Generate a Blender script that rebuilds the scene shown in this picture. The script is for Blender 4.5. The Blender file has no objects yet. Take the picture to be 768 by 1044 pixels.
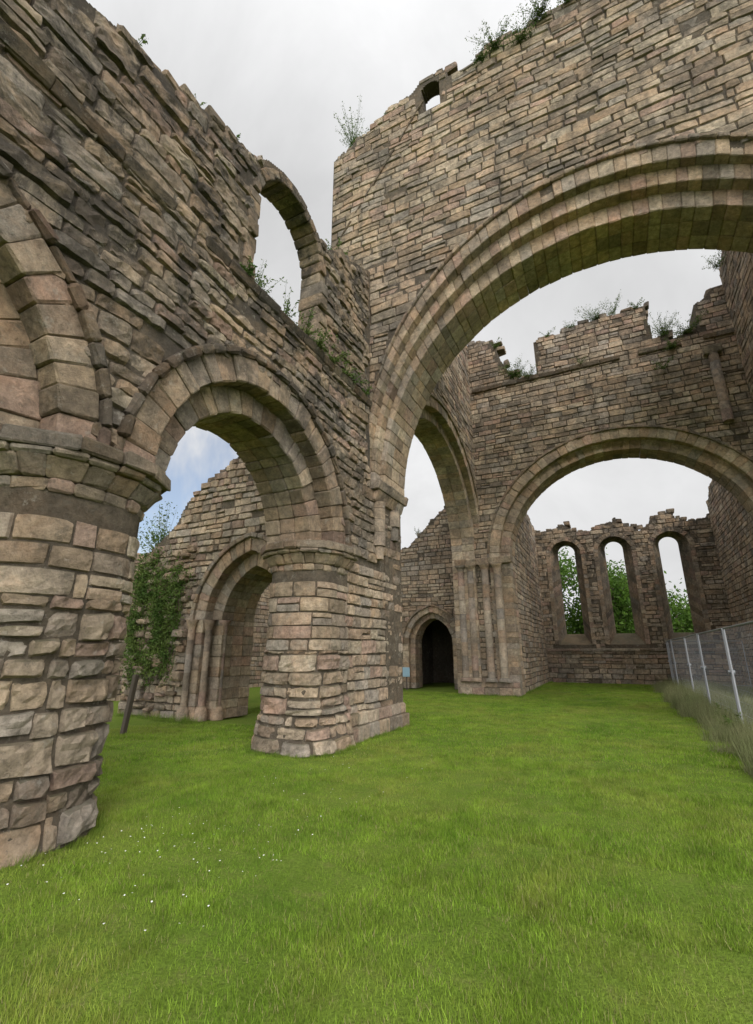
import bpy, math, random
import numpy as np
from mathutils import Vector, Matrix, noise
random.seed(11)
R=random.random
def U(a,b): return a+(b-a)*random.random()
scene=bpy.context.scene

# ------------------------------------------------------------ mesh builder
class MB:
    def __init__(s): s.v=[]; s.f=[]; s.c=[]; s.sm=set()
    def stone(s,P,u0,u1,v0,v1,d,col,rough=0.006,jit=0.008,e=0.02,back=-0.04,fine=False):
        W=u1-u0; H=v1-v0
        e=min(e,W*.3,H*.3)
        if fine:
            nu=max(2,min(7,int(W/.07))); nv=max(2,min(4,int(H/.06)))
            us=[0,e/W]+[ (e+(W-2*e)*k/nu)/W for k in range(1,nu)]+[1-e/W,1]
            vs=[0,e/H]+[ (e+(H-2*e)*k/nv)/H for k in range(1,nv)]+[1-e/H,1]
        else:
            us=[0,e/W,.5+U(-.15,.15),1-e/W,1]; vs=[0,e/H,1-e/H,1]
        c=[(u0+U(-jit,jit),v0+U(-jit,jit)),(u1+U(-jit,jit),v0+U(-jit,jit)),(u1+U(-jit,jit),v1+U(-jit,jit)),(u0+U(-jit,jit),v1+U(-jit,jit))]
        b=len(s.v); tu=U(-.5,.5)*rough*3; tv=U(-.5,.5)*rough*3
        mj=U(-jit,jit)*.8; mk=U(-jit,jit)*.8
        n1=len(us);n2=len(vs); sd=U(0,100); rr=rough*1.6+.004
        for j,y in enumerate(vs):
            for i,x in enumerate(us):
                uu=(c[0][0]*(1-x)+c[1][0]*x)*(1-y)+(c[3][0]*(1-x)+c[2][0]*x)*y
                vv=(c[0][1]*(1-x)+c[1][1]*x)*(1-y)+(c[3][1]*(1-x)+c[2][1]*x)*y
                hump=4*x*(1-x); vv+=(mj*(1-y)+mk*y)*hump
                if i in(0,n1-1) or j in(0,n2-1): w=back
                else:
                    if fine: w=d+rr*1.5*noise.noise(Vector((uu*9,vv*9,sd)))+rr*.6*noise.noise(Vector((uu*25,vv*25,sd)))+tu*(x-.5)+tv*(y-.5)
                    else: w=d+U(-rough,rough)+tu*(x-.5)+tv*(y-.5)
                    ei=(i in(1,n1-2)); ej=(j in(1,n2-2))
                    if ei or ej: w-=e*.35*R()
                    if ei and ej:
                        w-=e*.5*R(); uu+=e*U(0,.8)*(1 if i==1 else -1); vv+=e*U(0,.8)*(1 if j==1 else -1)
                s.v.append(P(uu,vv,w)); s.c.append(col)
        for j in range(n2-1):
            for i in range(n1-1):
                k=b+j*n1+i; s.f.append((k,k+1,k+n1+1,k+n1))
    def cbox(s,co,ch,col):
        idx={}
        for i in range(8):
            p=co[i]; dr=[]
            for q in (co[i^1],co[i^2],co[i^4]):
                dd=(q-p); L=dd.length or 1e-6
                dr.append(dd*(min(ch*U(.4,1.9),L*.4)/L))
            for a in range(3):
                o=[k for k in range(3) if k!=a]
                idx[(i,a)]=len(s.v); s.v.append(tuple(p+dr[o[0]]+dr[o[1]])); s.c.append(col)
        for a in range(3):
            o=[k for k in range(3) if k!=a]
            for side in(0,1):
                base=side<<a
                l=[base,base|(1<<o[0]),base|(1<<o[0])|(1<<o[1]),base|(1<<o[1])]
                s.f.append(tuple(idx[(i,a)] for i in l))
        for a in range(3):
            o=[k for k in range(3) if k!=a]
            for m in range(4):
                i=((m&1)<<o[0])|((m>>1)<<o[1]); j=i|(1<<a)
                s.f.append((idx[(i,o[0])],idx[(i,o[1])],idx[(j,o[1])],idx[(j,o[0])]))
        for i in range(8): s.f.append((idx[(i,0)],idx[(i,1)],idx[(i,2)]))
    def pbox(s,P,u0,u1,v0,v1,w0,w1,ch,col,j=0.0):
        co=[Vector(P((u1 if i&1 else u0)+U(-j,j),(v1 if i&2 else v0)+U(-j,j),(w1 if i&4 else w0)+U(-j,j))) for i in range(8)]
        s.cbox(co,ch,col)
    def quadbox(s,P,u0,u1,v0,v1,w0,w1,col):
        b=len(s.v)
        for i in range(8):
            s.v.append(P(u1 if i&1 else u0, v1 if i&2 else v0, w1 if i&4 else w0)); s.c.append(col)
        for f in((0,1,3,2),(4,5,7,6),(0,1,5,4),(2,3,7,6),(0,2,6,4),(1,3,7,5)): s.f.append(tuple(b+k for k in f))
    def tube(s,pts,rad,col,n=8):
        b=len(s.v); pts=[Vector(p) for p in pts]
        if not hasattr(rad,'__len__'): rad=[rad]*len(pts)
        for k,p in enumerate(pts):
            t=(pts[min(k+1,len(pts)-1)]-pts[max(k-1,0)]).normalized()
            x=t.orthogonal().normalized() if abs(t.z)<.99 else Vector((1,0,0)); y=t.cross(x)
            for i in range(n):
                a=2*math.pi*i/n
                s.v.append(tuple(p+(x*math.cos(a)+y*math.sin(a))*rad[k])); s.c.append(col)
        for k in range(len(pts)-1):
            for i in range(n):
                s.sm.add(len(s.f)); s.f.append((b+k*n+i,b+k*n+(i+1)%n,b+(k+1)*n+(i+1)%n,b+(k+1)*n+i))
        s.f.append(tuple(b+i for i in range(n))); s.f.append(tuple(b+(len(pts)-1)*n+i for i in range(n)))
    def finish(s,name,mat,parent=None,smooth=None):
        me=bpy.data.meshes.new(name); me.from_pydata([tuple(v) for v in s.v],[],s.f); me.update()
        at=me.color_attributes.new("Col",'FLOAT_COLOR','POINT')
        arr=np.array([(c[0],c[1],c[2],c[3] if len(c)>3 else 1.0) for c in s.c],dtype=np.float32)
        at.data.foreach_set("color",arr.ravel())
        me.polygons.foreach_set("use_smooth",[(i in s.sm) for i in range(len(me.polygons))])
        me.materials.append(mat)
        ob=bpy.data.objects.new(name,me); scene.collection.objects.link(ob)
        if parent: ob.parent=parent
        return ob
def empty(name):
    o=bpy.data.objects.new(name,None); scene.collection.objects.link(o); return o

# ------------------------------------------------------------ materials
def newmat(name):
    m=bpy.data.materials.new(name); m.use_nodes=True; nt=m.node_tree; nt.nodes.clear()
    out=nt.nodes.new('ShaderNodeOutputMaterial'); b=nt.nodes.new('ShaderNodeBsdfPrincipled')
    nt.links.new(b.outputs[0],out.inputs[0]); return m,nt,b,out
def N(nt,t,**k):
    n=nt.nodes.new(t)
    for a,v in k.items(): setattr(n,a,v)
    return n
def noiseN(nt,vec,scale,detail=5,rough=.6,dist=0):
    n=N(nt,'ShaderNodeTexNoise'); n.inputs['Scale'].default_value=scale; n.inputs['Detail'].default_value=detail
    n.inputs['Roughness'].default_value=rough; n.inputs['Distortion'].default_value=dist
    nt.links.new(vec,n.inputs['Vector']); return n.outputs[0]
def mapr(nt,val,a,b,c,d):
    n=N(nt,'ShaderNodeMapRange'); nt.links.new(val,n.inputs[0])
    for i,x in enumerate((a,b,c,d)): n.inputs[i+1].default_value=x
    return n.outputs[0]
def math_(nt,op,a,b):
    n=N(nt,'ShaderNodeMath',operation=op)
    for i,x in enumerate((a,b)):
        if isinstance(x,(int,float)): n.inputs[i].default_value=x
        else: nt.links.new(x,n.inputs[i])
    return n.outputs[0]
def mix(nt,fac,a,b,bt='MIX'):
    n=N(nt,'ShaderNodeMix',data_type='RGBA',blend_type=bt)
    for i,x in ((0,fac),(6,a),(7,b)):
        if isinstance(x,(int,float)): n.inputs[i].default_value=x
        elif isinstance(x,tuple): n.inputs[i].default_value=(*x,1)
        else: nt.links.new(x,n.inputs[i])
    return n.outputs[2]
def bump(nt,h,strength,dist,prev=None):
    n=N(nt,'ShaderNodeBump'); n.inputs['Strength'].default_value=strength; n.inputs['Distance'].default_value=dist
    nt.links.new(h,n.inputs['Height'])
    if prev: nt.links.new(prev,n.inputs['Normal'])
    return n.outputs[0]

def stone_mat(name,grime=.5,lo=.3,zl=2.5,zh=8.0):
    m,nt,b,out=newmat(name)
    geo=N(nt,'ShaderNodeNewGeometry'); pos=geo.outputs['Position']
    an=N(nt,'ShaderNodeAttribute',attribute_name='Col'); at=an.outputs['Color']; al=an.outputs['Alpha']
    n1=noiseN(nt,pos,.7,3,.6); n2=noiseN(nt,pos,8,7,.78); n3=noiseN(nt,pos,1.5,8,.76,.5)
    c=mix(nt,1.0,at,mapr(nt,n1,.3,.7,.75,1.2),'MULTIPLY')
    c=mix(nt,1.0,c,mapr(nt,n2,.28,.72,.42,1.5),'MULTIPLY')
    c=mix(nt,mapr(nt,n3,.3,.5,.5,0),c,mix(nt,1.0,c,(1.2,.95,.80),'MULTIPLY'))
    sep=N(nt,'ShaderNodeSeparateXYZ'); nt.links.new(pos,sep.inputs[0])
    hz=math_(nt,'MULTIPLY',mapr(nt,sep.outputs[2],zl,zh,lo,1.0),al)
    g=math_(nt,'MULTIPLY',mapr(nt,n3,.46,.58,0,1),hz)
    c=mix(nt,math_(nt,'MULTIPLY',g,grime),c,(.062,.053,.045))
    mp=N(nt,'ShaderNodeMapping'); mp.inputs['Scale'].default_value=(2.2,2.2,.22); nt.links.new(pos,mp.inputs[0])
    n5=noiseN(nt,mp.outputs[0],1.0,4,.65)
    c=mix(nt,math_(nt,'MULTIPLY',mapr(nt,n5,.52,.70,0,.7*grime+.15),hz),c,(.08,.07,.058))
    lowz=mapr(nt,sep.outputs[2],0,2.6,.7,.12)
    c=mix(nt,math_(nt,'MULTIPLY',mapr(nt,n5,.40,.30,0,1),lowz),c,(.16,.16,.11))
    n6=noiseN(nt,pos,5.5,6,.8)
    c=mix(nt,mapr(nt,n6,.58,.66,0,.4),c,(.44,.41,.35))
    c=mix(nt,mapr(nt,n6,.42,.35,0,.5),c,(.12,.108,.085))
    sn=N(nt,'ShaderNodeSeparateXYZ'); nt.links.new(geo.outputs['Normal'],sn.inputs[0])
    up=mapr(nt,sn.outputs[2],.55,.95,0,.75)
    c=mix(nt,math_(nt,'MULTIPLY',up,mapr(nt,n2,.35,.6,.2,1)),c,(.06,.065,.03))
    nt.links.new(c,b.inputs['Base Color']); b.inputs['Roughness'].default_value=.93
    b.inputs['Specular IOR Level'].default_value=.15
    nb=noiseN(nt,pos,16,7,.82)
    nt.links.new(bump(nt,nb,1.0,.055),b.inputs['Normal'])
    return m
M_ST=stone_mat("weathered_sandstone",.55,.35)
M_DK=stone_mat("grimy_sandstone",.85,.3)
M_AR=stone_mat("blackened_sandstone",.92,.3,3.0,6.5)

PAL=[(.45,.345,.24),(.43,.325,.225),(.41,.325,.235),(.48,.38,.275),(.39,.285,.195),(.45,.335,.24),(.37,.305,.24),(.49,.405,.30),(.34,.27,.205),(.44,.355,.265),(.42,.30,.23),(.38,.325,.265)]
def pcol(dark=0.0,var=.12,warm=0.0,clean=1.0):
    c=random.choice(PAL); k=(1+U(-var,var))*(1-dark)
    if R()<.08: k*=.68
    return (c[0]*k*(1+warm),c[1]*k,c[2]*k*(1-warm),clean)
MORT=(.13,.105,.077)

# ------------------------------------------------------------ openings
class Ell:
    def __init__(s,c,z,a,b,bot=-1,ka=1,kb=1): s.c=c;s.z=z;s.a=a;s.b=b;s.bot=bot;s.ka=ka;s.kb=kb
    def pt(s,q,t):
        th=math.pi/2*(1-q)
        return s.c+(s.a+t*s.ka)*math.cos(th), s.z+(s.b+t*s.kb)*math.sin(th)
    def inside(s,u,v,g=0):
        a=s.a+g*s.ka;b=s.b+g*s.kb
        if v<s.z: return abs(u-s.c)<a and v>s.bot
        return ((u-s.c)/a)**2+((v-s.z)/b)**2<1
    def span(s,u,g):
        a=s.a+g*s.ka;b=s.b+g*s.kb; x=(u-s.c)/a
        if abs(x)>=1: return None
        return (s.bot,s.z+b*math.sqrt(1-x*x))
class Ptd:
    def __init__(s,c,z,a,Rr,bot=-1): s.c=c;s.z=z;s.a=a;s.R=Rr;s.bot=bot
    def pt(s,q,t):
        o=s.R-s.a; tm=math.acos(o/(s.R+t)); th=tm*(1-abs(q)); sg=1 if q>=0 else -1
        return s.c+sg*((s.R+t)*math.cos(th)-o), s.z+(s.R+t)*math.sin(th)
    def inside(s,u,v,g=0):
        if v<s.z: return abs(u-s.c)<s.a+g and v>s.bot
        return math.hypot(abs(u-s.c)+s.R-s.a,v-s.z)<s.R+g
    def span(s,u,g):
        x=abs(u-s.c)+s.R-s.a; r=s.R+g
        if abs(u-s.c)>=s.a+g: return None
        return (s.bot,s.z+math.sqrt(max(0,r*r-x*x)))
class Rect:
    def __init__(s,u0,u1,v0,v1): s.u0=u0;s.u1=u1;s.v0=v0;s.v1=v1
    def inside(s,u,v,g=0): return s.u0<u<s.u1 and s.v0<v<s.v1
    def span(s,u,g): return (s.v0,s.v1) if s.u0<u<s.u1 else None

def prof(pts):
    def f(u):
        if u<=pts[0][0]: return pts[0][1]
        for (a,x),(b,y) in zip(pts,pts[1:]):
            if u<=b: return x+(y-x)*(u-a)/(b-a)
        return pts[-1][1]
    return f
def ragged(f,amp=.25,sc=1.3,seed=0):
    return lambda u: f(u)+amp*noise.noise(Vector((round(u/.3)*.3*sc,seed,3.3)))+.5*amp*noise.noise(Vector((round(u/.3)*.3*5,seed,9.3)))

def courses(mb,P,u0,u1,v0,v1,keep,hmin=.15,hmax=.27,lmin=.24,lmax=.62,dark=0,depth=(.0,.024),rough=.006,wav=.03,miss=.01,seed=0,warm=0,jit=.008,m=.0045,fine=False,ee=(.009,.02)):
    v=v0
    def PW(u,vv,w):
        n=noise.noise(Vector((u*.5,vv*.7,seed)))
        return P(u,vv+wav*n*1.6,w+.02*noise.noise(Vector((u*1.1,vv*1.1,seed+7))))
    while v<v1:
        h=U(hmin,hmax); u=u0-U(0,.3)
        tone=U(-.06,.06)
        while u<u1:
            l=U(lmin,lmax)*(1.25 if h>.22 else 1)*(.6 if R()<.12 else 1); a=max(u,u0); b=min(u+l,u1); u+=l
            if b-a<.07: continue
            vt=min(v+h,v1+.05)
            cs=[(a,v),(b,v),(b,vt),(a,vt),((a+b)/2,(v+vt)/2)]
            if not all(keep(x,y) for x,y in cs):
                mid=(a+b)/2; ok=False
                for (x0,x1) in((a,mid),(mid,b)):
                    if x1-x0>.08 and all(keep(x,y) for x,y in((x0,v),(x1,v),(x1,vt),(x0,vt))): a,b=x0,x1; ok=True; break
                if not ok: continue
            if R()<miss: continue
            dk=dark+tone+.2*noise.noise(Vector((a*.6,v*.9,seed+31)))
            if R()<.12 and vt-v>.21:
                vm=v+(vt-v)*U(.4,.6)
                for (y0,y1) in((v,vm),(vm,vt)):
                    mb.stone(PW,a+m,b-m,y0+m,y1-m,U(*depth),pcol(dk,warm=warm),rough,jit,e=U(*ee)*.8,fine=fine)
            else: mb.stone(PW,a+m,b-m,v+m,vt-m,U(*depth),pcol(dk,warm=warm),rough,jit,e=U(*ee),fine=fine)
        v+=h

def core(mb,P,u0,u1,v0,top,holes,T,g=.12,step=.06,front=-.016):
    n=max(1,int((u1-u0)/step)); st=(u1-u0)/n
    for i in range(n):
        a=u0+i*st; b=a+st; m=(a+b)/2
        iv=[(v0,top(m)-.1)]
        for h in holes:
            s=h.span(m,g if not isinstance(h,Rect) else 0)
            if not s: continue
            nv=[]
            for (x,y) in iv:
                if s[1]<=x or s[0]>=y: nv.append((x,y)); continue
                if s[0]>x: nv.append((x,s[0]))
                if s[1]<y: nv.append((s[1],y))
            iv=nv
        for (x,y) in iv:
            if y-x>.03: mb.quadbox(P,a,b,x,y,-T,front,MORT)
def lcore(mb,P,u0,u1,v0,top,holes,layers,extra=[]):
    for (g,wb,wf) in layers: core(mb,P,u0,u1,v0,top,holes+extra,-wb,g,front=wf)

def rubble(mb,P,u0,u1,top,T,dens=1.0,dark=.25,big=1.0):
    u=u0
    while u<u1:
        l=U(.14,.42)*big
        for k in range(2 if T<1 else 3):
            if R()>.82*dens: continue
            w=-T*(k+U(.05,.5))/3; z=top(u)-.12
            hh=U(.08,.26)*big
            mb.pbox(P,u,u+l,z,z+hh,w-U(.15,.35),w+.03*(k==0),.03,pcol(dark),.035)
        u+=l*U(.8,1.2)

def wall(mb,P,u0,u1,v0,top,holes,T,g=.12,gk=.3,maxv=None,rub=True,**kw):
    core(mb,P,u0,u1,v0,top,holes,T,g,step=.12)
    keep=lambda u,v: v<top(u)+.03 and not any(h.inside(u,v,gk if not isinstance(h,Rect) else 0) for h in holes)
    mv=maxv or max(top(u0+(u1-u0)*i/60) for i in range(61))
    courses(mb,P,u0,u1,v0,mv,keep,**kw)
    if rub: rubble(mb,P,u0,u1,top,T,dark=kw.get('dark',0)+.15)

def ring(mb,P,ar,t0,t1,w0,w1,n,dark=0,q0=-1,q1=1,nd=1,ch=.015,jw=.012,var=.13,skip=0,warm=.02,clean=.6):
    cuts=[q0]
    for i in range(n-1): cuts.append(q0+(q1-q0)*(i+1+U(-.17,.17))/n)
    cuts.append(q1)
    for i in range(n):
        if R()<skip: continue
        g=.0005/max(ar.a,.1)
        qa=cuts[i]+g; qb=cuts[i+1]-g
        for k in range(nd):
            wa=w0+(w1-w0)*k/nd; wb=w0+(w1-w0)*(k+1)/nd
            jf=U(-jw,jw); ji=U(-jw,jw)*.8
            if R()<.05: jf-=.03; ji+=.012
            co=[]
            for c in range(8):
                q=qb if c&1 else qa; t=t1 if c&2 else t0+ji; w=(wb-.001 if k<nd-1 else wb+jf) if c&4 else wa+.001
                u,v=ar.pt(q,t); co.append(Vector(P(u,v,w)))
            mb.cbox(co,ch,pcol(dark,var,warm,clean))
def jamb(mb,P,ar,side,t0,t1,w0,w1,v0,v1,dark=0,h=(.2,.32),ch=.013,nd=1,jw=.012):
    v=v0
    ka=getattr(ar,'ka',1)
    while v<v1-.02:
        hh=U(*h); vt=min(v+hh,v1)
        if v1-vt<.08: vt=v1
        for k in range(nd):
            wa=w0+(w1-w0)*k/nd; wb=w0+(w1-w0)*(k+1)/nd
            x0=ar.c+side*(ar.a+t0*ka+U(-jw,jw)); x1=ar.c+side*(ar.a+t1*ka)
            mb.pbox(P,x0,x1,v+.001,vt-.001,wa+.001,wb+(U(-jw,jw) if k==nd-1 else -.001),ch,pcol(dark,.13,.02,.7))
        v=vt
def string(mb,P,u0,u1,z0,z1,pr,back=-.1,dark=.3,l=(.5,1.0),gap=0.0,lean=0.0):
    u=u0
    while u<u1:
        b=min(u+U(*l),u1)
        if R()>=gap:
            co=[]; pj=U(-.015,.01)
            for i in range(8):
                uu=b-.002 if i&1 else u+.002; vv=z1 if i&2 else z0
                w=(pr+pj+U(-.01,.01)-(lean if not i&2 else 0)) if i&4 else back
                co.append(Vector(P(uu,vv+U(-.006,.006),w)))
            mb.cbox(co,.02,pcol(dark,.12))
        u=b
def planeY(y0,sgn=1): return lambda u,v,w:(u,y0-w*sgn,v)
def planeX(x0,sgn=1): return lambda u,v,w:(x0+w*sgn,u,v)

abbey=empty("ruined_abbey_church")

def pier_map(cx,cy,rx,ry,n=2.7,batter=lambda v:0,a0=0,a1=2*math.pi,N_=240):
    pts=[]
    for i in range(N_+1):
        t=a0+(a1-a0)*i/N_; c,s=math.cos(t),math.sin(t)
        pts.append(Vector((cx+rx*math.copysign(abs(c)**(2/n),c), cy+ry*math.copysign(abs(s)**(2/n),s))))
    L=[0]
    for a,b in zip(pts,pts[1:]): L.append(L[-1]+(b-a).length)
    def P(u,v,w):
        u=max(0,min(u,L[-1]-1e-6))
        lo,hi=0,len(L)-1
        while hi-lo>1:
            m=(lo+hi)//2
            if L[m]<=u: lo=m
            else: hi=m
        f=(u-L[lo])/max(L[hi]-L[lo],1e-6); p=pts[lo].lerp(pts[hi],f)
        i0=max(lo-2,0); i1=min(hi+2,len(pts)-1)
        t=(pts[i1]-pts[i0]); nn=Vector((t.y,-t.x)).normalized(); ww=w+batter(v)
        return (p.x+nn.x*ww,p.y+nn.y*ww,v)
    return P,L[-1]
def pier(mb,P,L,v0,v1,dark=0,zs=1.9,big=1.0):
    n=40
    for i in range(n):
        z=v0
        while z<v1:
            z2=min(z+.3,v1); mb.quadbox(P,L*i/n,L*(i+1)/n,z,z2,-.3,-.02,MORT); z=z2
    zc=min(v1,zs)
    courses(mb,P,0,L,v0,zc,lambda u,v:v<zc+.3,.15*big,.29*big,.22*big,.58*big,dark+.08,(-.005,.055),.015,.04,.0,3,jit=.018,fine=True,ee=(.013,.032))
    courses(mb,P,0,L,zc+.02,v1,lambda u,v: v<v1+.02,.21*big,.29*big,.32*big,.70*big,dark-.01,(.0,.014),.005,.012,.0,3,jit=.006,m=.003,fine=True,ee=(.009,.02))

# ============================================================ 1. NAVE ARCADE
mb=MB(); PX=planeX(-4.6)
A1=Ell(.3,3.55,1.65,1.72); A2=Ell(5.5,3.55,1.65,1.72)
WN=Ell(5.75,9.3,.95,.95,bot=7.45)
topN=prof([(-3,8.9),(1.6,8.9),(2.6,9.3),(3.6,9.7),(4.7,10.1),(4.95,10.4),(5.4,10.62),(5.8,10.68),(6.3,10.5),(6.8,10.1),(7.4,10.5),(8.2,10.9),(9.08,11.4),(9.1,5.3),(10.8,5.3)])
topNr=lambda u: topN(u)+(0 if (4.75<u<6.8 or u>9.0) else .22*noise.noise(Vector((round(u/.35)*2.1,1,1))))
topL=lambda u: min(topNr(u),7.5)
ex=[Rect(-3.1,-1.0,-1,3.5),Rect(1.6,4.0,-1,3.5),Rect(7.0,7.75,-1,3.5)]
lcore(mb,PX,-3,10.8,0,topL,[A1,A2],[(.34,-1.3,-.42),(.6,-.419,-.022)],ex)
core(mb,PX,-3,9.1,7.38,topNr,[WN],.5,.15,front=-.0225)
keep=lambda u,v: v<topNr(u)+.03 and not A1.inside(u,v,.62) and not A2.inside(u,v,.62) and not WN.inside(u,v,.1) and not any(h.inside(u,v) for h in ex)
courses(mb,PX,-3,10.8,0,12,lambda u,v: keep(u,v) and v<3.55 ,dark=.05,depth=(.0,.035),rough=.009,hmin=.17,hmax=.28,lmin=.25,lmax=.58,seed=1,fine=True,jit=.011,ee=(.01,.025))
courses(mb,PX,-3,10.8,3.55,12,keep,dark=.24,depth=(-.005,.05),rough=.012,hmin=.14,hmax=.28,lmin=.24,lmax=.74,seed=1,miss=.012,jit=.015,wav=.06,fine=True,ee=(.011,.028))
rubble(mb,PX,-3,4.7,topNr,.7,dark=.4); rubble(mb,PX,6.9,9.0,topNr,.7,dark=.35)
for A in(A1,A2):
    ring(mb,PX,A,.80,.93,-.2,.11,26,dark=.6,ch=.03,jw=.018,skip=.04,clean=1)
    ring(mb,PX,A,.40,.82,-.42,.03,25,dark=.15,jw=.022,nd=1,ch=.018,clean=.8)
    ring(mb,PX,A,.0,.42,-1.3,-.28,21,dark=.08,jw=.02,nd=3,ch=.018,clean=.6)
ring(mb,PX,WN,0,.2,-.5,.03,15,dark=.35,nd=1,jw=.03,ch=.02,clean=1)
jamb(mb,PX,WN,-1,0,.26,-.5,.03,7.45,9.3,dark=.3,nd=1,jw=.05,ch=.02); jamb(mb,PX,WN,1,0,.26,-.5,.03,7.45,9.3,dark=.3,nd=1,jw=.05,ch=.02)
for i in range(110):
    y=U(4.9,9.0); z=7.4+ (R()**2)*(.25+max(0,(y-6.3))*.5)
    if R()<.7: mb.pbox(PX,y,y+U(.15,.4),z,z+U(.1,.25),-U(.75,1.2),-U(.45,.6),.03,pcol(.3),.03)
string(mb,PX,-3,9.08,7.22,7.38,.10,dark=.6,l=(.4,.9),gap=.08,lean=.06)
string(mb,PX,9.12,10.78,5.2,5.42,.26,dark=.1,l=(.5,.9),lean=.05)
string(mb,PX,9.2,10.7,4.95,5.2,.19,dark=.1,l=(.5,.9),lean=.1)
for (yy,zb) in((9.45,3.6),(10.3,4.2)):
    z=zb
    while z<4.95:
        z2=min(z+U(.25,.4),4.95)
        mb.tube([(-4.56,yy,z+.004),(-4.56,yy,z2-.004)],.16 if z>zb+.2 else .12,pcol(.02),12); z=z2
mb.finish("nave_arcade_wall",M_AR,abbey)

mb=MB()
bat=lambda v: max(0,(.55-v))*.22+max(0,2.0-v)*.035
P1,L1=pier_map(-5.2,2.83,.78,.76,2.7,lambda v:-.06*max(0,min(1,(2.1-v)/.8))+max(0,.3-v)*.15)
pier(mb,P1,L1,0,3.05,zs=2.05,big=1.05)
P2,L2=pier_map(-5.2,7.75,.66,.74,3.0,bat,math.pi*.9,math.pi*2.1)
pier(mb,P2,L2,0,3.05,big=1.0,zs=1.6)
def capital(mb,P,L,z,dark=.2,n=16,s=1.0):
    for (za,zb,p0,p1,dk) in((z,z+.12,.02,.04,0),(z+.12,z+.30,.05,.17,0),(z+.30,z+.37,.20,.22,.1),(z+.37,z+.52,.27,.27,.3)):
        m=n if dk<.15 else int(n*.7)
        cuts=[0]+[L*(i+U(-.2,.2))/m for i in range(1,m)]+[L]
        for i in range(m):
            a=cuts[i]; b=cuts[i+1]
            co=[]; er=U(-.03,.008)
            for c in range(8):
                w=((p1 if c&2 else p0)*s+er+U(-.016,.008)) if c&4 else -.35
                co.append(Vector(P((b-.001) if c&1 else (a+.001),(zb if c&2 else za)+U(-.006,.006),w)))
            mb.cbox(co,.02,pcol(dark+dk,.1))
capital(mb,P1,L1,3.03,dark=.15,n=20); capital(mb,P2,L2,3.03,dark=.12,n=15)
PB=planeX(-4.6)
string(mb,PB,7.9,10.8,0,.28,.17,dark=.05,l=(.35,.7)); string(mb,PB,7.9,10.8,.28,.5,.10,dark=.03,l=(.35,.7))
mb.finish("nave_piers",M_ST,abbey)

# ============================================================ 2. WEST CROSSING ARCH
mb=MB(); PY=planeY(9.1)
BIG=Ell(.75,5.42,5.2,5.3,ka=.31,kb=1.0)
NW=Ell(-2.75,16.95,.26,.26,bot=16.2)
topC=prof([(-5.9,16.0),(-5.2,16.5),(-4.2,16.9),(-3.3,17.3),(-3.05,17.55),(-2.4,17.6),(-2.2,17.2),(-1.2,17.4),(1,17.6),(4,18.2),(9,18.5)])
topCr=ragged(topC,.3,1.1,4)
t16=lambda u: min(topCr(u),16.0)
lcore(mb,PY,-5.9,8.5,0,t16,[BIG],[(.3,-1.7,-.76),(.7,-.759,-.42),(1.0,-.419,-.017)],[Rect(-4.58,-3.3,-1,5.4)])
core(mb,PY,-5.9,8.5,15.88,topCr,[NW],.42,.03,front=-.0175)
kp=lambda u,v: v<topCr(u)+.03 and not BIG.inside(u,v,1.02) and not NW.inside(u,v,.03) and not(u>-4.6 and v<5.4 and u<5)
courses(mb,PY,-5.9,8.5,5,19,kp,hmin=.16,hmax=.28,lmin=.26,lmax=.68,dark=.06,depth=(-.002,.032),rough=.009,seed=5,miss=.01,wav=.05,jit=.012,ee=(.01,.022))
rubble(mb,PY,-5.9,-3.2,topCr,.6,dark=.3,big=1.1); rubble(mb,PY,-2.3,8,topCr,.6,dark=.3,big=1.1)
ring(mb,PY,BIG,1.20,1.32,-.2,.10,74,dark=.22,ch=.02,clean=.8)
ring(mb,PY,BIG,.80,1.22,-.42,.02,68,dark=.05,nd=1)
ring(mb,PY,BIG,.42,.82,-.76,-.20,64,dark=.03,nd=1)
ring(mb,PY,BIG,.0,.44,-1.7,-.46,60,dark=.02,nd=3,clean=.4)
jamb(mb,PY,BIG,1,0,.5,-1.7,-.5,0,5.42,nd=2)
jamb(mb,PY,BIG,1,.4,1.6,-.7,0,0,5.42,nd=1)
a=Vector((-5.7,12.7)); b=Vector((-2.95,16.6)); dd=(b-a); nn=Vector((-dd.y,dd.x)).normalized()*.022
for i in range(18):
    if R()<.2: continue
    p=a+dd*(i/18); q=a+dd*((i+.97)/18)
    co=[]
    for c in range(8):
        x=(q if c&1 else p)+(nn if c&2 else -nn)+nn*U(-.6,.6); co.append(Vector(PY(x.x,x.y,.05 if c&4 else -.02)))
    mb.cbox(co,.010,pcol(.5))
mb.finish("west_crossing_arch_wall",M_ST,abbey)

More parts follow.
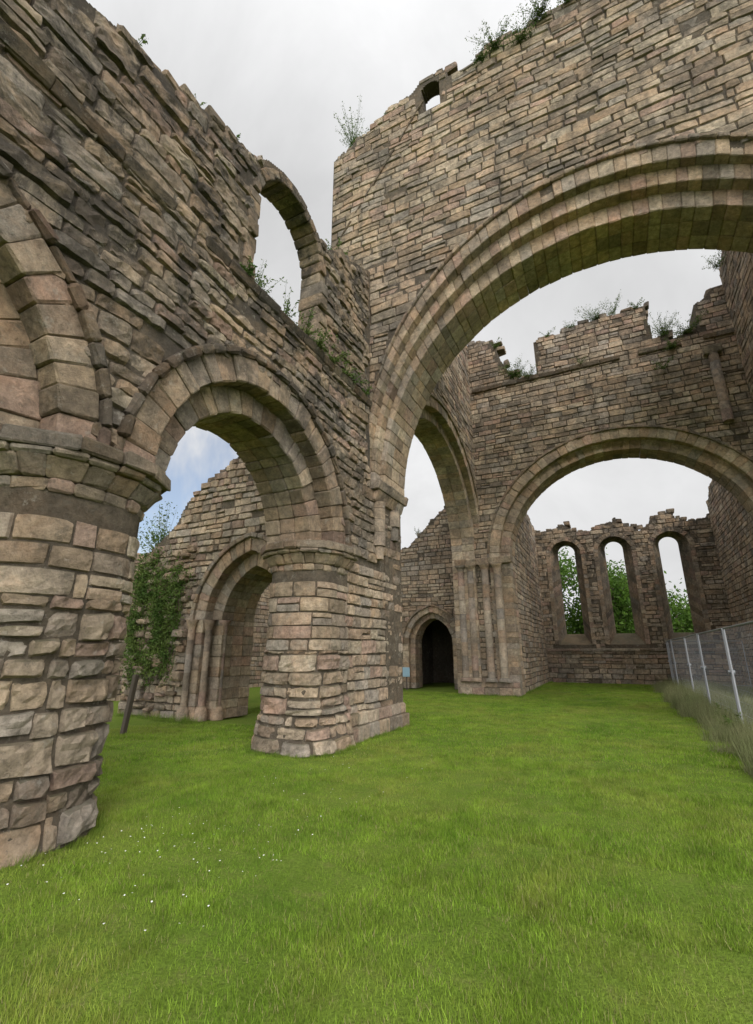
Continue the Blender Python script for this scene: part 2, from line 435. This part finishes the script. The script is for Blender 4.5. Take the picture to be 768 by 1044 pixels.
# ============================================================ 3. NORTH / SOUTH CROSSING ARCHES
def side_arch(name,P,T,dark):
    mb=MB(); A=Ell(15.1,5.35,4.15,4.1,ka=1,kb=1)
    top=ragged(prof([(10.8,15.4),(17,16.0),(18.0,16.2),(19.4,16.0)]),.35,1.2,7)
    lcore(mb,P,10.8,19.4,0,top,[A],[(.33,-T,-.37),(.6,-.369,-.016)])
    kp=lambda u,v: v<top(u)+.03 and not A.inside(u,v,.62)
    courses(mb,P,10.8,19.4,5.2,17,kp,hmin=.18,hmax=.28,lmin=.28,lmax=.62,dark=dark,seed=8,jit=.01)
    rubble(mb,P,10.8,19.4,top,T,dark=.3)
    ring(mb,P,A,.74,.84,-.2,.08,50,dark=.28); ring(mb,P,A,.38,.76,-.37,.02,44,dark=.05)
    ring(mb,P,A,0,.40,-T,-.24,40,dark=.04,nd=2)
    for sd in(1,-1):
        jamb(mb,P,A,sd,0,.45,-T,-.24,0,5.35,nd=2,dark=.0); jamb(mb,P,A,sd,.38,.6 if sd<0 else .2,-.4,0,0,5.35,dark=.0)
    mb.finish(name,M_ST,abbey)
side_arch("north_crossing_arch_wall",planeX(-4.6),1.2,.06)
side_arch("south_crossing_arch_wall",planeX(5.5,-1),1.2,.06)

# ============================================================ 4. EAST CROSSING ARCH
mb=MB(); PE=planeY(19.4)
E=Ell(.85,5.25,4.3,4.05)
topE=ragged(prof([(-4.6,15.9),(-3.35,15.7),(-3.2,14.8),(-2.8,14.0),(-2.3,13.4),(-1.62,13.4),(-1.58,15.0),(0,15.3),(2.85,15.4),(2.9,13.7),(4.4,13.5),(4.5,14.8),(5.2,15.3),(7.5,16)]),.25,1.6,2)
lcore(mb,PE,-5.7,7.0,0,topE,[E],[(.33,-1.3,-.37),(.6,-.369,-.016)])
kp=lambda u,v: v<topE(u)+.03 and not E.inside(u,v,.62)
courses(mb,PE,-5.7,7,0,17,kp,hmin=.18,hmax=.28,lmin=.28,lmax=.62,dark=.04,seed=12,jit=.011,rough=.008,depth=(0,.03))
rubble(mb,PE,-4.6,7,topE,1.3,dark=.35,big=1.2)
ring(mb,PE,E,.78,.88,-.2,.08,52,dark=.35,clean=1); ring(mb,PE,E,.38,.80,-.37,.02,46,dark=.06)
ring(mb,PE,E,0,.40,-1.3,-.24,42,dark=.04,nd=2)
for sd in(-1,1):
    jamb(mb,PE,E,sd,0,.45,-1.3,-.24,0,5.25,nd=2,dark=.0)
    jamb(mb,PE,E,sd,.38,.8,-.4,0.01,0,5.25,nd=1,dark=.0)
string(mb,PE,-4.5,5.5,13.1,13.28,.14,dark=.5,gap=.12,lean=.06,l=(.4,.8))
string(mb,PE,-5.7,-3.3,5.1,5.36,.2,dark=.15,lean=.06,l=(.4,.6))
string(mb,PE,-5.7,-3.4,0,.3,.24,dark=.05,l=(.4,.7)); string(mb,PE,-5.7,-3.42,.3,.5,.12,dark=.05,l=(.4,.7))
for xx in(-5.45,-5.05,-4.45,-3.95):
    z=.5
    while z<4.9:
        z2=min(z+U(.35,.6),4.9); mb.tube([(xx,19.32,z+.004),(xx,19.32,z2-.004)],.15,pcol(.02),12); z=z2
    mb.tube([(xx,19.32,4.88),(xx,19.3,5.0),(xx,19.26,5.12)],[.15,.19,.26],pcol(.1),12)
    mb.tube([(xx,19.3,.48),(xx,19.32,.6),(xx,19.32,.66)],[.24,.22,.16],pcol(.1),12)
z=9.6
while z<12.4:
    z2=min(z+U(.25,.45),12.4); mb.tube([(4.7,19.36,z+.003),(4.7,19.36,z2-.003)],.17,pcol(.15),10); z=z2
string(mb,PE,4.4,5.0,12.4,12.7,.26,dark=.25,lean=.08)
mb.finish("east_crossing_arch_wall",M_ST,abbey)

# ============================================================ 5. PRESBYTERY
mb=MB()
Pn=planeX(-3.5); tn=ragged(prof([(20.6,10),(24,9.4),(29,8.9)]),.3,1,3)
wall(mb,Pn,20.6,29,0,tn,[],1.1,dark=.06,seed=20,hmin=.18,hmax=.28,lmin=.3,lmax=.65)
Ps=planeX(5.3,-1); ts=ragged(prof([(20.6,11),(25,10.3),(29,9.3)]),.4,1,6)
wall(mb,Ps,20.6,29,0,ts,[],1.1,dark=.04,seed=21,hmin=.18,hmax=.28,lmin=.3,lmax=.65)
mb.finish("presbytery_side_walls",M_ST,abbey)
mb=MB(); Pe=planeY(29)
LC=[-1.95,.62,3.35]
LA=[Ell(c,7.0,.84,.84,bot=2.0) for c in LC]
te=ragged(prof([(-4.6,8.7),(-3.2,8.5),(-2.6,8.6),(-1.95,8.85),(-1.2,8.3),(-.6,8.2),(0,8.6),(.62,8.9),(1.3,8.4),(2,8.2),(2.7,8.7),(3.35,9.0),(4.1,8.5),(4.6,8.4),(6.4,9)]),.2,1.5,9)
core(mb,Pe,-4.6,6.4,0,te,LA,1.1,g=.02)
kp=lambda u,v: v<te(u)+.03 and not any(h.inside(u,v,.12) for h in LA)
courses(mb,Pe,-4.6,6.4,0,9.4,kp,hmin=.18,hmax=.28,lmin=.3,lmax=.65,dark=.18,seed=15,miss=.02,jit=.014,rough=.01,depth=(0,.045))
rubble(mb,Pe,-4.6,6.4,te,1.1,dark=.35)
for h in LA:
    ring(mb,Pe,h,0,.25,-.3,.03,15,dark=.25,clean=1)
    for sd in(-1,1): jamb(mb,Pe,h,sd,0,.22,-.3,.02,2.0,7.0,dark=.25)
    def outline(a,z,bot,n=14):
        o=[(h.c-a,bot)]+[(h.c-a,bot+(z-bot)*k/16) for k in range(1,16)]
        o+=[(h.c-a*math.cos(math.pi*i/n),z+a*math.sin(math.pi*i/n)) for i in range(n+1)]
        o+=[(h.c+a,z-(z-bot)*k/16) for k in range(1,16)]+[(h.c+a,bot)]
        return o
    o1=outline(.85,7.0,2.0); o2=outline(.47,7.3,2.6); o3=outline(1.02,7.05,1.8)
    m=len(o1)
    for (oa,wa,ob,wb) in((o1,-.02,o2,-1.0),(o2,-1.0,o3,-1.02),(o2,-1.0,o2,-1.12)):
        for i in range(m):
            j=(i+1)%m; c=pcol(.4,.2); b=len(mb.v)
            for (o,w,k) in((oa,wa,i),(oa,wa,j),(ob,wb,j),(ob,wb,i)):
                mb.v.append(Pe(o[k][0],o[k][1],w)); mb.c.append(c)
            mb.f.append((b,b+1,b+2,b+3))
string(mb,Pe,-3.5,5.3,1.65,1.8,.1,dark=.3,gap=.1)
mb.finish("presbytery_east_wall",M_DK,abbey)

# ============================================================ 6. AISLE + TRANSEPT
mb=MB(); Pa=planeY(9.2)
AP=Ptd(-8.05,2.4,1.0,1.4)
ta=ragged(prof([(-12.2,3.6),(-11.6,4.6),(-10.9,5.2),(-10.55,5.9),(-10.2,6.1),(-9.6,6.3),(-9.0,6.8),(-8.4,7.2),(-7.2,8.0),(-5.9,9)]),.3,1.6,13)
lcore(mb,Pa,-12.2,-5.9,0,ta,[AP],[(.3,-1.5,-.42),(.5,-.419,-.022)])
kp=lambda u,v: v<ta(u)+.03 and not AP.inside(u,v,.6)
courses(mb,Pa,-12.2,-5.9,0,9.5,kp,hmin=.14,hmax=.24,lmin=.2,lmax=.48,dark=.06,seed=17,depth=(0,.05),rough=.012,jit=.013)
rubble(mb,Pa,-12.2,-5.9,ta,1.5,dark=.35)
ring(mb,Pa,AP,.68,.80,-.2,.1,26,dark=.3); ring(mb,Pa,AP,.34,.70,-.42,.02,22,dark=.05); ring(mb,Pa,AP,0,.36,-1.5,-.26,18,dark=.03,nd=3)
for sd in(-1,1):
    jamb(mb,Pa,AP,sd,0,.5,-1.5,-.3,0,2.4,nd=3); jamb(mb,Pa,AP,sd,.38,.85,-.42,.02,0,2.4)
    for (t,w) in((.30,-.12),(.66,.10),(.06,-.42)):
        x=-8.05+sd*(1.0+t); y=9.2-w
        z=.3
        while z<2.2:
            z2=min(z+U(.3,.6),2.2); mb.tube([(x,y,z+.003),(x,y,z2-.003)],.085+U(-.008,.004),pcol(.05),10); z=z2
        mb.tube([(x,y,2.15),(x,y,2.28),(x,y,2.4)],[.085,.12,.17],pcol(.2),10)
        mb.tube([(x,y,0),(x,y,.25),(x,y,.34)],[.16,.15,.09],pcol(.1),10)
for i in range(190):
    x=U(-12.0,-10.1); z=U(0,4.3)
    if z>ta(x)-.3: continue
    mb.pbox(Pa,x,x+U(.12,.4),z,z+U(.08,.22),-.1,U(.04,.25),.03,pcol(.25),.035)
mb.finish("aisle_arch_wall",M_ST,abbey)

mb=MB(); Pt=planeY(21.5)
DR=Ptd(-7.62,2.0,.92,1.2)
tt=ragged(prof([(-15,5.2),(-12,5.8),(-10,6.2),(-8.9,6.8),(-7.9,7.6),(-6.9,8.6),(-5.7,9.6)]),.3,1.4,18)
lcore(mb,Pt,-15,-5.7,0,tt,[DR],[(.25,-1.1,-.33),(.38,-.329,-.016)])
kp=lambda u,v: v<tt(u)+.03 and not DR.inside(u,v,.4)
courses(mb,Pt,-15,-5.7,0,10,kp,dark=.05,seed=23,jit=.01)
rubble(mb,Pt,-15,-5.7,tt,1.1,dark=.3)
ring(mb,Pt,DR,.5,.6,-.2,.12,20,dark=.3); ring(mb,Pt,DR,.25,.52,-.35,.03,17,dark=.05); ring(mb,Pt,DR,0,.28,-1.1,-.2,15,dark=.1,nd=2)
for sd in(-1,1): jamb(mb,Pt,DR,sd,0,.3,-1.1,-.2,0,2.0,nd=2,dark=.05); jamb(mb,Pt,DR,sd,.25,.55,-.35,.03,0,2.0,dark=.05)
I=lambda u,v,w:(u,v,w)
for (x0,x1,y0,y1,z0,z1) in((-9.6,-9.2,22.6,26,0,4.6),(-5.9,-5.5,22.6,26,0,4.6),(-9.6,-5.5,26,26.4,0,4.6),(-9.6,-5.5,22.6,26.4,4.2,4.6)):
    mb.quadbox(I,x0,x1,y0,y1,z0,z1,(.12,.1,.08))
Pw=planeX(-15.5); tw=ragged(prof([(9,5.0),(16,5.6),(22,5.2)]),.4,.8,19)
wall(mb,Pw,9,22.5,0,tw,[],1.0,dark=.2,seed=24)
mb.finish("north_transept_walls",M_ST,abbey)
mb=MB(); Pl=planeY(14); tl=ragged(prof([(-30,2.6),(-20,3.2),(-16.5,3.4)]),.3,.8,25)
wall(mb,Pl,-30,-16.5,0,tl,[],.8,dark=.35,seed=26)
mb.finish("cloister_wall",M_DK,None)

# ============================================================ GROUND
m,nt,b,out=newmat("grass_ground")
pos=N(nt,'ShaderNodeNewGeometry').outputs['Position']
n1=noiseN(nt,pos,.5,4,.6); n2=noiseN(nt,pos,6,5,.7); n3=noiseN(nt,pos,50,3,.7)
c=mix(nt,mapr(nt,n1,.35,.65,0,1),(.09,.145,.018),(.135,.19,.027))
c=mix(nt,mapr(nt,n2,.5,.7,0,.5),c,(.17,.165,.055))
c=mix(nt,1.0,c,mapr(nt,n3,.3,.7,.65,1.3),'MULTIPLY')
nt.links.new(c,b.inputs['Base Color']); b.inputs['Roughness'].default_value=.95; b.inputs['Specular IOR Level'].default_value=.1
nt.links.new(bump(nt,n3,.8,.03),b.inputs['Normal'])
M_GR=m
vs=[];fs=[]
def gh(x,y):
    return (.06*noise.noise(Vector((x*.25,y*.25,0)))+.03*noise.noise(Vector((x*1.1,y*1.1,4))))*min(1,max(0,(math.hypot(x,y)-1)/3))
xs=[-300,-150,-80,-50]+[-30+i*.5 for i in range(101)]+[40,80,150,300]
ys=[-300,-100,-40,-15]+[-6+i*.5 for i in range(113)]+[70,120,200,400]
for y in ys:
    for x in xs: vs.append((x,y,gh(x,y)))
for j in range(len(ys)-1):
    for i in range(len(xs)-1):
        k=j*len(xs)+i; fs.append((k,k+1,k+len(xs)+1,k+len(xs)))
me=bpy.data.meshes.new("ground"); me.from_pydata(vs,[],fs); me.materials.append(M_GR)
me.polygons.foreach_set("use_smooth",[True]*len(fs))
g=bpy.data.objects.new("ground",me); scene.collection.objects.link(g)

def leafmat(name,c1,c2,sc=3,tr=.35,attr=False):
    m,nt,b,out=newmat(name)
    geo=N(nt,'ShaderNodeNewGeometry')
    n1=noiseN(nt,geo.outputs['Position'],sc,3,.6)
    rnd=geo.outputs['Random Per Island']
    c=mix(nt,mapr(nt,n1,.35,.65,0,1),c1,c2)
    c=mix(nt,1.0,c,mapr(nt,rnd,0,1,.6,1.4),'MULTIPLY')
    if attr:
        n2=noiseN(nt,geo.outputs['Position'],.45,6,.7,.4)
        c=mix(nt,mapr(nt,n2,.49,.65,0,.6),c,(.28,.27,.065))
        c=mix(nt,mapr(nt,n2,.46,.36,0,.5),c,(.085,.18,.018))
        n7=noiseN(nt,geo.outputs['Position'],2.4,5,.78)
        c=mix(nt,1.0,c,mapr(nt,n7,.3,.7,.58,1.4),'MULTIPLY')
        c=mix(nt,math_(nt,'GREATER_THAN',rnd,.93),c,(.31,.28,.12))
    nt.links.new(c,b.inputs['Base Color']); b.inputs['Roughness'].default_value=.7; b.inputs['Specular IOR Level'].default_value=.2
    t=N(nt,'ShaderNodeBsdfTranslucent'); nt.links.new(c,t.inputs[0])
    mx=N(nt,'ShaderNodeMixShader'); mx.inputs[0].default_value=tr
    nt.links.new(b.outputs[0],mx.inputs[1]); nt.links.new(t.outputs[0],mx.inputs[2]); nt.links.new(mx.outputs[0],out.inputs[0])
    return m
M_BL=leafmat("grass_blades",(.155,.26,.023),(.21,.31,.034),1.0,.25,True)
M_TG=leafmat("rough_grass",(.17,.20,.08),(.24,.235,.12),2)
M_LF=leafmat("leaves",(.06,.11,.022),(.12,.165,.04),3)
M_TL=leafmat("tree_leaves",(.05,.11,.015),(.11,.19,.03),1.2,.45)

def bladetile(name,n,size,h0,h1,w,mat,seed,lean=.5):
    rg=np.random.RandomState(seed)
    x=rg.uniform(-size/2,size/2,n); y=rg.uniform(-size/2,size/2,n); a=rg.uniform(0,2*np.pi,n); h=rg.uniform(h0,h1,n)
    h*=.65+.7*(np.sin(x*9+seed)*np.sin(y*11+seed*2)*.5+.5)
    la=rg.uniform(0,2*np.pi,n); l=rg.uniform(0,lean,n)*h
    dx=np.cos(a)*w/2; dy=np.sin(a)*w/2
    v=np.zeros((n,3,3)); v[:,0]=np.stack([x-dx,y-dy,np.zeros(n)-.01],1); v[:,1]=np.stack([x+dx,y+dy,np.zeros(n)-.01],1)
    v[:,2]=np.stack([x+np.cos(la)*l,y+np.sin(la)*l,h],1)
    me=bpy.data.meshes.new(name); me.from_pydata(v.reshape(-1,3).tolist(),[],np.arange(n*3).reshape(n,3).tolist()); me.materials.append(mat)
    return me
T1=[bladetile("grass_patch",9000,1.3,.012,.042,.0055,M_BL,s,1.1) for s in(1,2,3)]
T1f=[bladetile("grass_patch_far",3500,1.3,.012,.04,.010,M_BL,s,1.1) for s in(7,8)]
T2=[bladetile("rough_grass_patch",1500,1.1,.1,.42,.009,M_TG,s,.6) for s in(4,5)]
lawn=empty("lawn_grass")
def inst(me,x,y,parent,sc=1,rz=None):
    o=bpy.data.objects.new(me.name,me); o.location=(x,y,gh(x,y)); o.rotation_euler=(0,0,U(0,6.28) if rz is None else rz); o.scale=(1,1,sc)
    o.parent=parent; scene.collection.objects.link(o)
y=1.2
while y<29:
    x=-4.3 if y<20 else -3.4
    if y<9.2 or 10.8<y<19.4: x=-9.5
    while x<2.6:
        ang=math.degrees(math.atan2(x,y))
        if ang<22 and ang>-68: inst(random.choice(T1 if math.hypot(x,y)<8.5 else T1f),x+U(-.1,.1),y+U(-.1,.1),lawn,U(.8,1.2),random.choice([0,1,2,3])*math.pi/2+U(-.15,.15))
        x+=1.05
    y+=1.05
rg=empty("rough_grass_strip")
yy=7.5
while yy<28.5:
    xx=2.3
    while xx<5.3:
        inst(random.choice(T2),xx+U(-.2,.2),yy+U(-.2,.2),rg,U(.5,1.1)); xx+=1.0
    yy+=1.0
for i in range(44):
    inst(random.choice(T2),2.2+U(-.35,.35),8+i*.44,rg,U(.4,1.6))
M_GL=leafmat("edge_grass",(.12,.20,.025),(.18,.25,.04),2)
mb=MB()
def tuft(x,y,n,r,h):
    for k in range(n):
        bx=x+U(-r,r); by=y+U(-r,r); a=U(0,6.28); l=U(.1,.6)*h; hh=h*U(.4,1); b0=len(mb.v); w=.0035
        for p in((bx-w,by,gh(bx,by)-.01),(bx+w,by,gh(bx,by)-.01),(bx+l*math.cos(a),by+l*math.sin(a),hh)): mb.v.append(p); mb.c.append((1,1,1))
        mb.f.append((b0,b0+1,b0+2))
for (PP,L) in((P1,L1),(P2,L2)):
    for i in range(130):
        p=PP(U(0,L),0.0,U(.02,.09)); tuft(p[0],p[1],16,.05,U(.04,.12))
for i in range(110): tuft(U(-4.46,-4.36),U(7.8,10.9),16,.05,U(.04,.12))
for i in range(120): tuft(U(-5.8,-3.3),19.1+U(-.06,.04),14,.06,U(.05,.15))
for i in range(160): tuft(-3.42+U(0,.08),U(20.7,29),14,.06,U(.05,.18))
for i in range(150): tuft(U(-12,-9),8.95+U(-.1,.1),14,.07,U(.05,.25))
mb.finish("edge_grass",M_GL,None)

m,nt,b,out=newmat("daisy_petals"); b.inputs['Base Color'].default_value=(.7,.7,.66,1)
mb=MB()
for i in range(130):
    x=U(-4.4,-2.4); y=U(2.3,4.2) if R()<.75 else U(4,8)
    z=gh(x,y)+.04; r=U(.004,.008); b0=len(mb.v)
    for k in range(6): a=k*math.pi/3; mb.v.append((x+r*math.cos(a),y+r*math.sin(a),z+U(-.003,.003))); mb.c.append((1,1,1))
    mb.f.append(tuple(b0+k for k in range(6)))
mb.finish("daisies",m)

# ------------------------------------------------------------ plants
def leafquad(mb,p,s,col=(1,1,1)):
    a=Vector((U(-1,1),U(-1,1),U(-.6,1))).normalized(); o=a.orthogonal().normalized(); o.rotate(Matrix.Rotation(U(0,6.28),3,a)); q=a.cross(o)
    b=len(mb.v)
    for (x,y) in((-1,0),(0,-.45),(1,0),(0,.45)): mb.v.append(tuple(p+o*x*s+q*y*s)); mb.c.append(col)
    mb.f.append((b,b+1,b+2,b+3))
def plant(name,p,r,h,n,leaf=.03,mat=M_LF,droop=0,stems=14):
    mb=MB(); p=Vector(p)
    for i in range(stems):
        d=Vector((U(-1,1)*r,U(-1,1)*r,h*U(.3,1)))
        pts=[p+Vector((U(-.3,.3)*r,U(-.3,.3)*r,-.05))]
        for k in range(1,6):
            f=k/5; pts.append(p+Vector((d.x*f,d.y*f,d.z*(f-droop*f*f))))
        mb.tube(pts,[.007*(1-k/7) for k in range(6)],(1,1,1),3)
        for k in range(n//stems):
            f=U(.1,1); q=p+Vector((d.x*f,d.y*f,d.z*(f-droop*f*f)))+Vector((U(-1,1),U(-1,1),U(-1,1)))*r*.12
            leafquad(mb,q,leaf*U(.4,1.2))
    return mb.finish(name,mat,None,False)
plant("wall_shrub",(-5.3,9.3,16.4),.55,1.6,1300,.032,stems=44)
plant("wall_shrub",(-5.4,9.7,11.5),.3,.6,260,.03)
for (x,y,z,r,h,n) in((-4.9,5.2,7.5,.35,.7,420),(-4.6,6.3,7.45,.4,.3,400),(-4.55,7.2,7.4,.4,.2,400),(-4.55,8.1,7.4,.4,.15,300),(-4.9,6.0,7.6,.25,.9,300),(-5.1,5.3,7.5,.25,1.1,260),(-4.55,6.7,7.4,.5,.15,500),(-4.55,7.7,7.4,.4,.15,400),(-4.5,4.6,7.4,.25,.15,250),(-4.8,3.4,9.6,.2,.2,150),(-4.8,2.4,9.25,.25,.25,200),(-4.8,7.6,10.6,.3,.3,250),(-4.8,4.2,9.9,.2,.2,150),(-4.55,8.7,7.4,.3,.15,250),
    (-2.6,19.5,13.4,.75,.8,2200),(-1.9,19.4,13.2,.5,.5,1000),(1.0,19.5,15.4,.8,.4,1300),(1.7,19.5,15.4,.5,.8,400),(3.3,19.4,13.7,.6,.9,1300),(4.1,19.4,13.6,.7,.5,1200),(-3.3,19.4,15.2,.4,.4,300),(.2,19.3,13.3,.5,.2,200),(3.4,19.2,13.0,.5,.3,700),(3.0,19.2,12.2,.4,.3,400),(0,19.4,15.2,.5,.3,400),(-1.0,19.4,15.1,.4,.3,350),(2.5,19.4,15.3,.4,.3,400),
    (-.9,9.0,17.05,.6,.2,1100),(.3,9.0,17.3,.7,.22,1200),(1.0,9.0,17.4,.5,.2,800),(-.2,9.0,16.9,.5,.15,700),(-1.3,9.0,16.9,.3,.15,400),(-3.9,9.2,16.8,.3,.2,300),
    (-3.6,25,9.3,.6,.5,500),(-5.6,15,15.8,.5,.5,300),(-6.4,21.6,9.0,.5,1.5,500),(-8.2,21.6,7.2,.3,.5,200),(5.2,18.4,15.4,.5,.6,500),(5.1,16.9,15.6,.4,.6,300),
    (2.0,9.6,.05,.2,.3,200),(1.9,12.2,.05,.3,.4,300),(2.0,14.0,.05,.3,.5,300),(1.95,17.0,.05,.3,.4,300)):
    plant("wall_weeds" if z>1 else "fence_weeds",(x,y,z),r,h,n,.033,stems=max(10,n//30))
# climbing ivy hugging the robbed wall end
mb=MB()
for i in range(60):
    x=U(-12.0,-10.2); z=U(.8,2.2); pts=[]
    for k in range(9):
        pts.append((x,9.2-U(.1,.22),z)); x+=U(-.14,.14); z+=U(.15,.4)
        if z>ta(max(-12.1,min(x,-10.0)))-.05: break
    if len(pts)>2:
        mb.tube(pts,.008,(1,1,1),3)
        for p in pts:
            if noise.noise(Vector((p[0]*1.1,p[2]*.9,2)))<-.18: continue
            for k in range(26): leafquad(mb,Vector(p)+Vector((random.gauss(0,.11),U(-.14,.02),random.gauss(0,.13))),U(.022,.05))
mb.finish("wall_ivy",M_LF,None)
plant("elder_bush",(-11.7,9.5,4.3),.8,1.5,1500,.045,stems=50)

# ------------------------------------------------------------ trees beyond the east wall
m,nt,b,out=newmat("bark"); b.inputs['Base Color'].default_value=(.09,.07,.05,1); b.inputs['Roughness'].default_value=.95; M_BK=m
def tree(x,y,h,r,seed):
    random.seed(seed)
    root=empty("broadleaf_tree")
    mb=MB(); lf=MB(); ends=[]
    def limb(p,d,L,rad,lev):
        pts=[p];q=p.copy();dd=d.copy()
        for k in range(5):
            dd=(dd+Vector((U(-1,1),U(-1,1),U(-.3,.6)))*.18).normalized(); q=q+dd*L/5; pts.append(q.copy())
        mb.tube(pts,[rad*(1-.13*k) for k in range(6)],(1,1,1),7)
        if lev>=2: ends.extend(pts[2:])
        else:
            for k in range(7 if lev==0 else 5):
                i=random.randint(1 if lev==0 else 2,5); nd=(dd*.4+Vector((U(-1,1),U(-1,1),U(-.15,.8)))).normalized()
                limb(pts[i],nd,L*U(.5,.75),rad*.5,lev+1)
    limb(Vector((x,y,-.1)),Vector((0,0,1)),h*.46,.28,0)
    for e in ends:
        for k in range(60):
            leafquad(lf,e+Vector((random.gauss(0,1),random.gauss(0,1),random.gauss(0,.8)))*r*.19,U(.09,.19))
    mb.finish("trunk_and_limbs",M_BK,root); lf.finish("leaf_crown",M_TL,root,False)
for i,(x,y,h) in enumerate(((-3.2,37,12),(-1.2,42,9),(.8,38,8.6),(4.9,39,9.5),(-7,44,8),(9,44,9))): tree(x,y,h,3.6,40+i)
random.seed(5)
mb=MB()
for i in range(22000):
    x=U(-14,18); t=2.4+1.4*noise.noise(Vector((x*.4,0,0)))
    z=U(0,1)**.8*t*1.6; leafquad(mb,Vector((x,46+random.gauss(0,.8),z)),U(.1,.2))
mb.finish("hedge",M_TL,None,False)

# ------------------------------------------------------------ site fence
m,nt,b,out=newmat("galvanised_steel"); b.inputs['Base Color'].default_value=(.30,.31,.32,1); b.inputs['Metallic'].default_value=.5; b.inputs['Roughness'].default_value=.55; M_GV=m
m,nt,b,out=newmat("black_rubber"); b.inputs['Base Color'].default_value=(.03,.03,.03,1); b.inputs['Roughness'].default_value=.8; M_RB=m
def panel(mb,a,b):
    a=Vector(a);b=Vector(b);d=(b-a); L=d.length; d.normalize()
    p=lambda s,z: (a.x+d.x*s,a.y+d.y*s,z)
    e=.06
    mb.tube([p(e,.05),p(e,2.1)],.021,(1,1,1),8); mb.tube([p(L-e,.05),p(L-e,2.1)],.021,(1,1,1),8)
    mb.tube([p(e,.2),p(L-e,.2)],.017,(1,1,1),6); mb.tube([p(e,2.09),p(L-e,2.09)],.019,(1,1,1),6)
    s=e+.09
    while s<L-e: mb.tube([p(s,.2),p(s,2.09)],.0016,(1,1,1),3); s+=.12
    z=.42
    while z<2.05: mb.tube([p(e,z),p(L-e,z)],.002,(1,1,1),3); z+=.235
fence=empty("site_security_fence"); mb=MB(); ft=MB()
ysq=[5.6,9.1,12.6,16.1,19.6,23.1,26.6]
fx=lambda y:2.12+.06*math.sin(y)
for a,b_ in zip(ysq,ysq[1:]): panel(mb,(fx(a),a,0),(fx(b_),b_,0))
panel(mb,(fx(26.6),26.6,0),(5.2,26.9,0))
for y in ysq:
    x=fx(y)
    ft.pbox(I,x-.5,x+.36,y-.14,y+.14,.0,.14,.03,(1,1,1)); mb.tube([(x-.06,y,1.2),(x+.06,y,1.2)],.04,(1,1,1),6)
mb.finish("mesh_panels",M_GV,fence); ft.finish("feet",M_RB,fence)

m,nt,b,out=newmat("old_timber"); b.inputs['Base Color'].default_value=(.07,.055,.04,1); b.inputs['Roughness'].default_value=.9
mb=MB(); co=[Vector((-9.3+(.05 if i&1 else -.05)+(.16 if i&4 else 0),7.2+(.05 if i&2 else -.05),1.15 if i&4 else -.05)) for i in range(8)]; mb.cbox(co,.01,(1,1,1)); mb.finish("timber_post",m)
m2,nt,b,out=newmat("sign_panel"); b.inputs['Base Color'].default_value=(.3,.45,.55,1)
sg=empty("information_sign"); mb=MB(); mb.pbox(I,-8.75,-8.4,20.6,20.63,.55,.95,.008,(1,1,1)); mb.finish("panel",m2,sg)
mb=MB(); mb.tube([(-8.57,20.65,0),(-8.57,20.65,.9)],.03,(1,1,1),8); mb.finish("post",m,sg)

# ------------------------------------------------------------ world
w=bpy.data.worlds.new("World"); scene.world=w; w.use_nodes=True; nt=w.node_tree; nt.nodes.clear()
out=N(nt,'ShaderNodeOutputWorld'); bg=N(nt,'ShaderNodeBackground'); nt.links.new(bg.outputs[0],out.inputs[0])
sv=Vector((.5,-.55,.67)).normalized()
sky=N(nt,'ShaderNodeTexSky',sky_type='NISHITA'); sky.sun_disc=False; sky.sun_elevation=math.asin(sv.z); sky.sun_rotation=math.atan2(sv.x,sv.y)
tc=N(nt,'ShaderNodeTexCoord'); gv=tc.outputs['Generated']
nz=noiseN(nt,gv,2.2,6,.6,.5)
def dot(v):
    n=N(nt,'ShaderNodeVectorMath',operation='DOT_PRODUCT'); nt.links.new(gv,n.inputs[0]); n.inputs[1].default_value=v; return n.outputs['Value']
glow=math_(nt,'POWER',mapr(nt,dot(sv),.0,1,0,1),1.6)
lum=math_(nt,'ADD',math_(nt,'MULTIPLY',glow,24.0),mapr(nt,nz,.3,.7,6.4,8.8))
sp=N(nt,'ShaderNodeSeparateXYZ'); nt.links.new(gv,sp.inputs[0])
lum=math_(nt,'MULTIPLY',lum,mapr(nt,sp.outputs[2],.1,.75,1.14,.88))
cl=N(nt,'ShaderNodeCombineColor')
for i,k in enumerate((.99,.993,1.0)): nt.links.new(math_(nt,'MULTIPLY',lum,k),cl.inputs[i])
gap=math_(nt,'MULTIPLY',mapr(nt,dot(Vector((-.69,.62,.36)).normalized()),.95,.985,0,1),mapr(nt,nz,.42,.56,1,.1))
skyb=mix(nt,1.0,sky.outputs[0],(1.5,1.5,1.5),'MULTIPLY')
gap2=math_(nt,'MULTIPLY',gap,.7)
col=mix(nt,gap2,cl.outputs[0],skyb)
nt.links.new(col,bg.inputs[0]); bg.inputs[1].default_value=.1

sl=bpy.data.lights.new("sun",'SUN'); sl.energy=1.5; sl.angle=math.radians(14); sl.color=(1,.96,.9)
so=bpy.data.objects.new("sun",sl); so.rotation_euler=sv.to_track_quat('Z','Y').to_euler(); scene.collection.objects.link(so)

cam=bpy.data.cameras.new("camera"); co=bpy.data.objects.new("camera",cam); scene.collection.objects.link(co); scene.camera=co
cam.sensor_fit='HORIZONTAL'; cam.sensor_width=36; cam.lens=22.5; cam.clip_end=1500; cam.clip_start=.05
co.location=(0,0,1.6); co.rotation_euler=(math.radians(90+16.6),0,math.radians(26))
scene.view_settings.view_transform='Standard'; scene.view_settings.look='None'; scene.view_settings.exposure=0
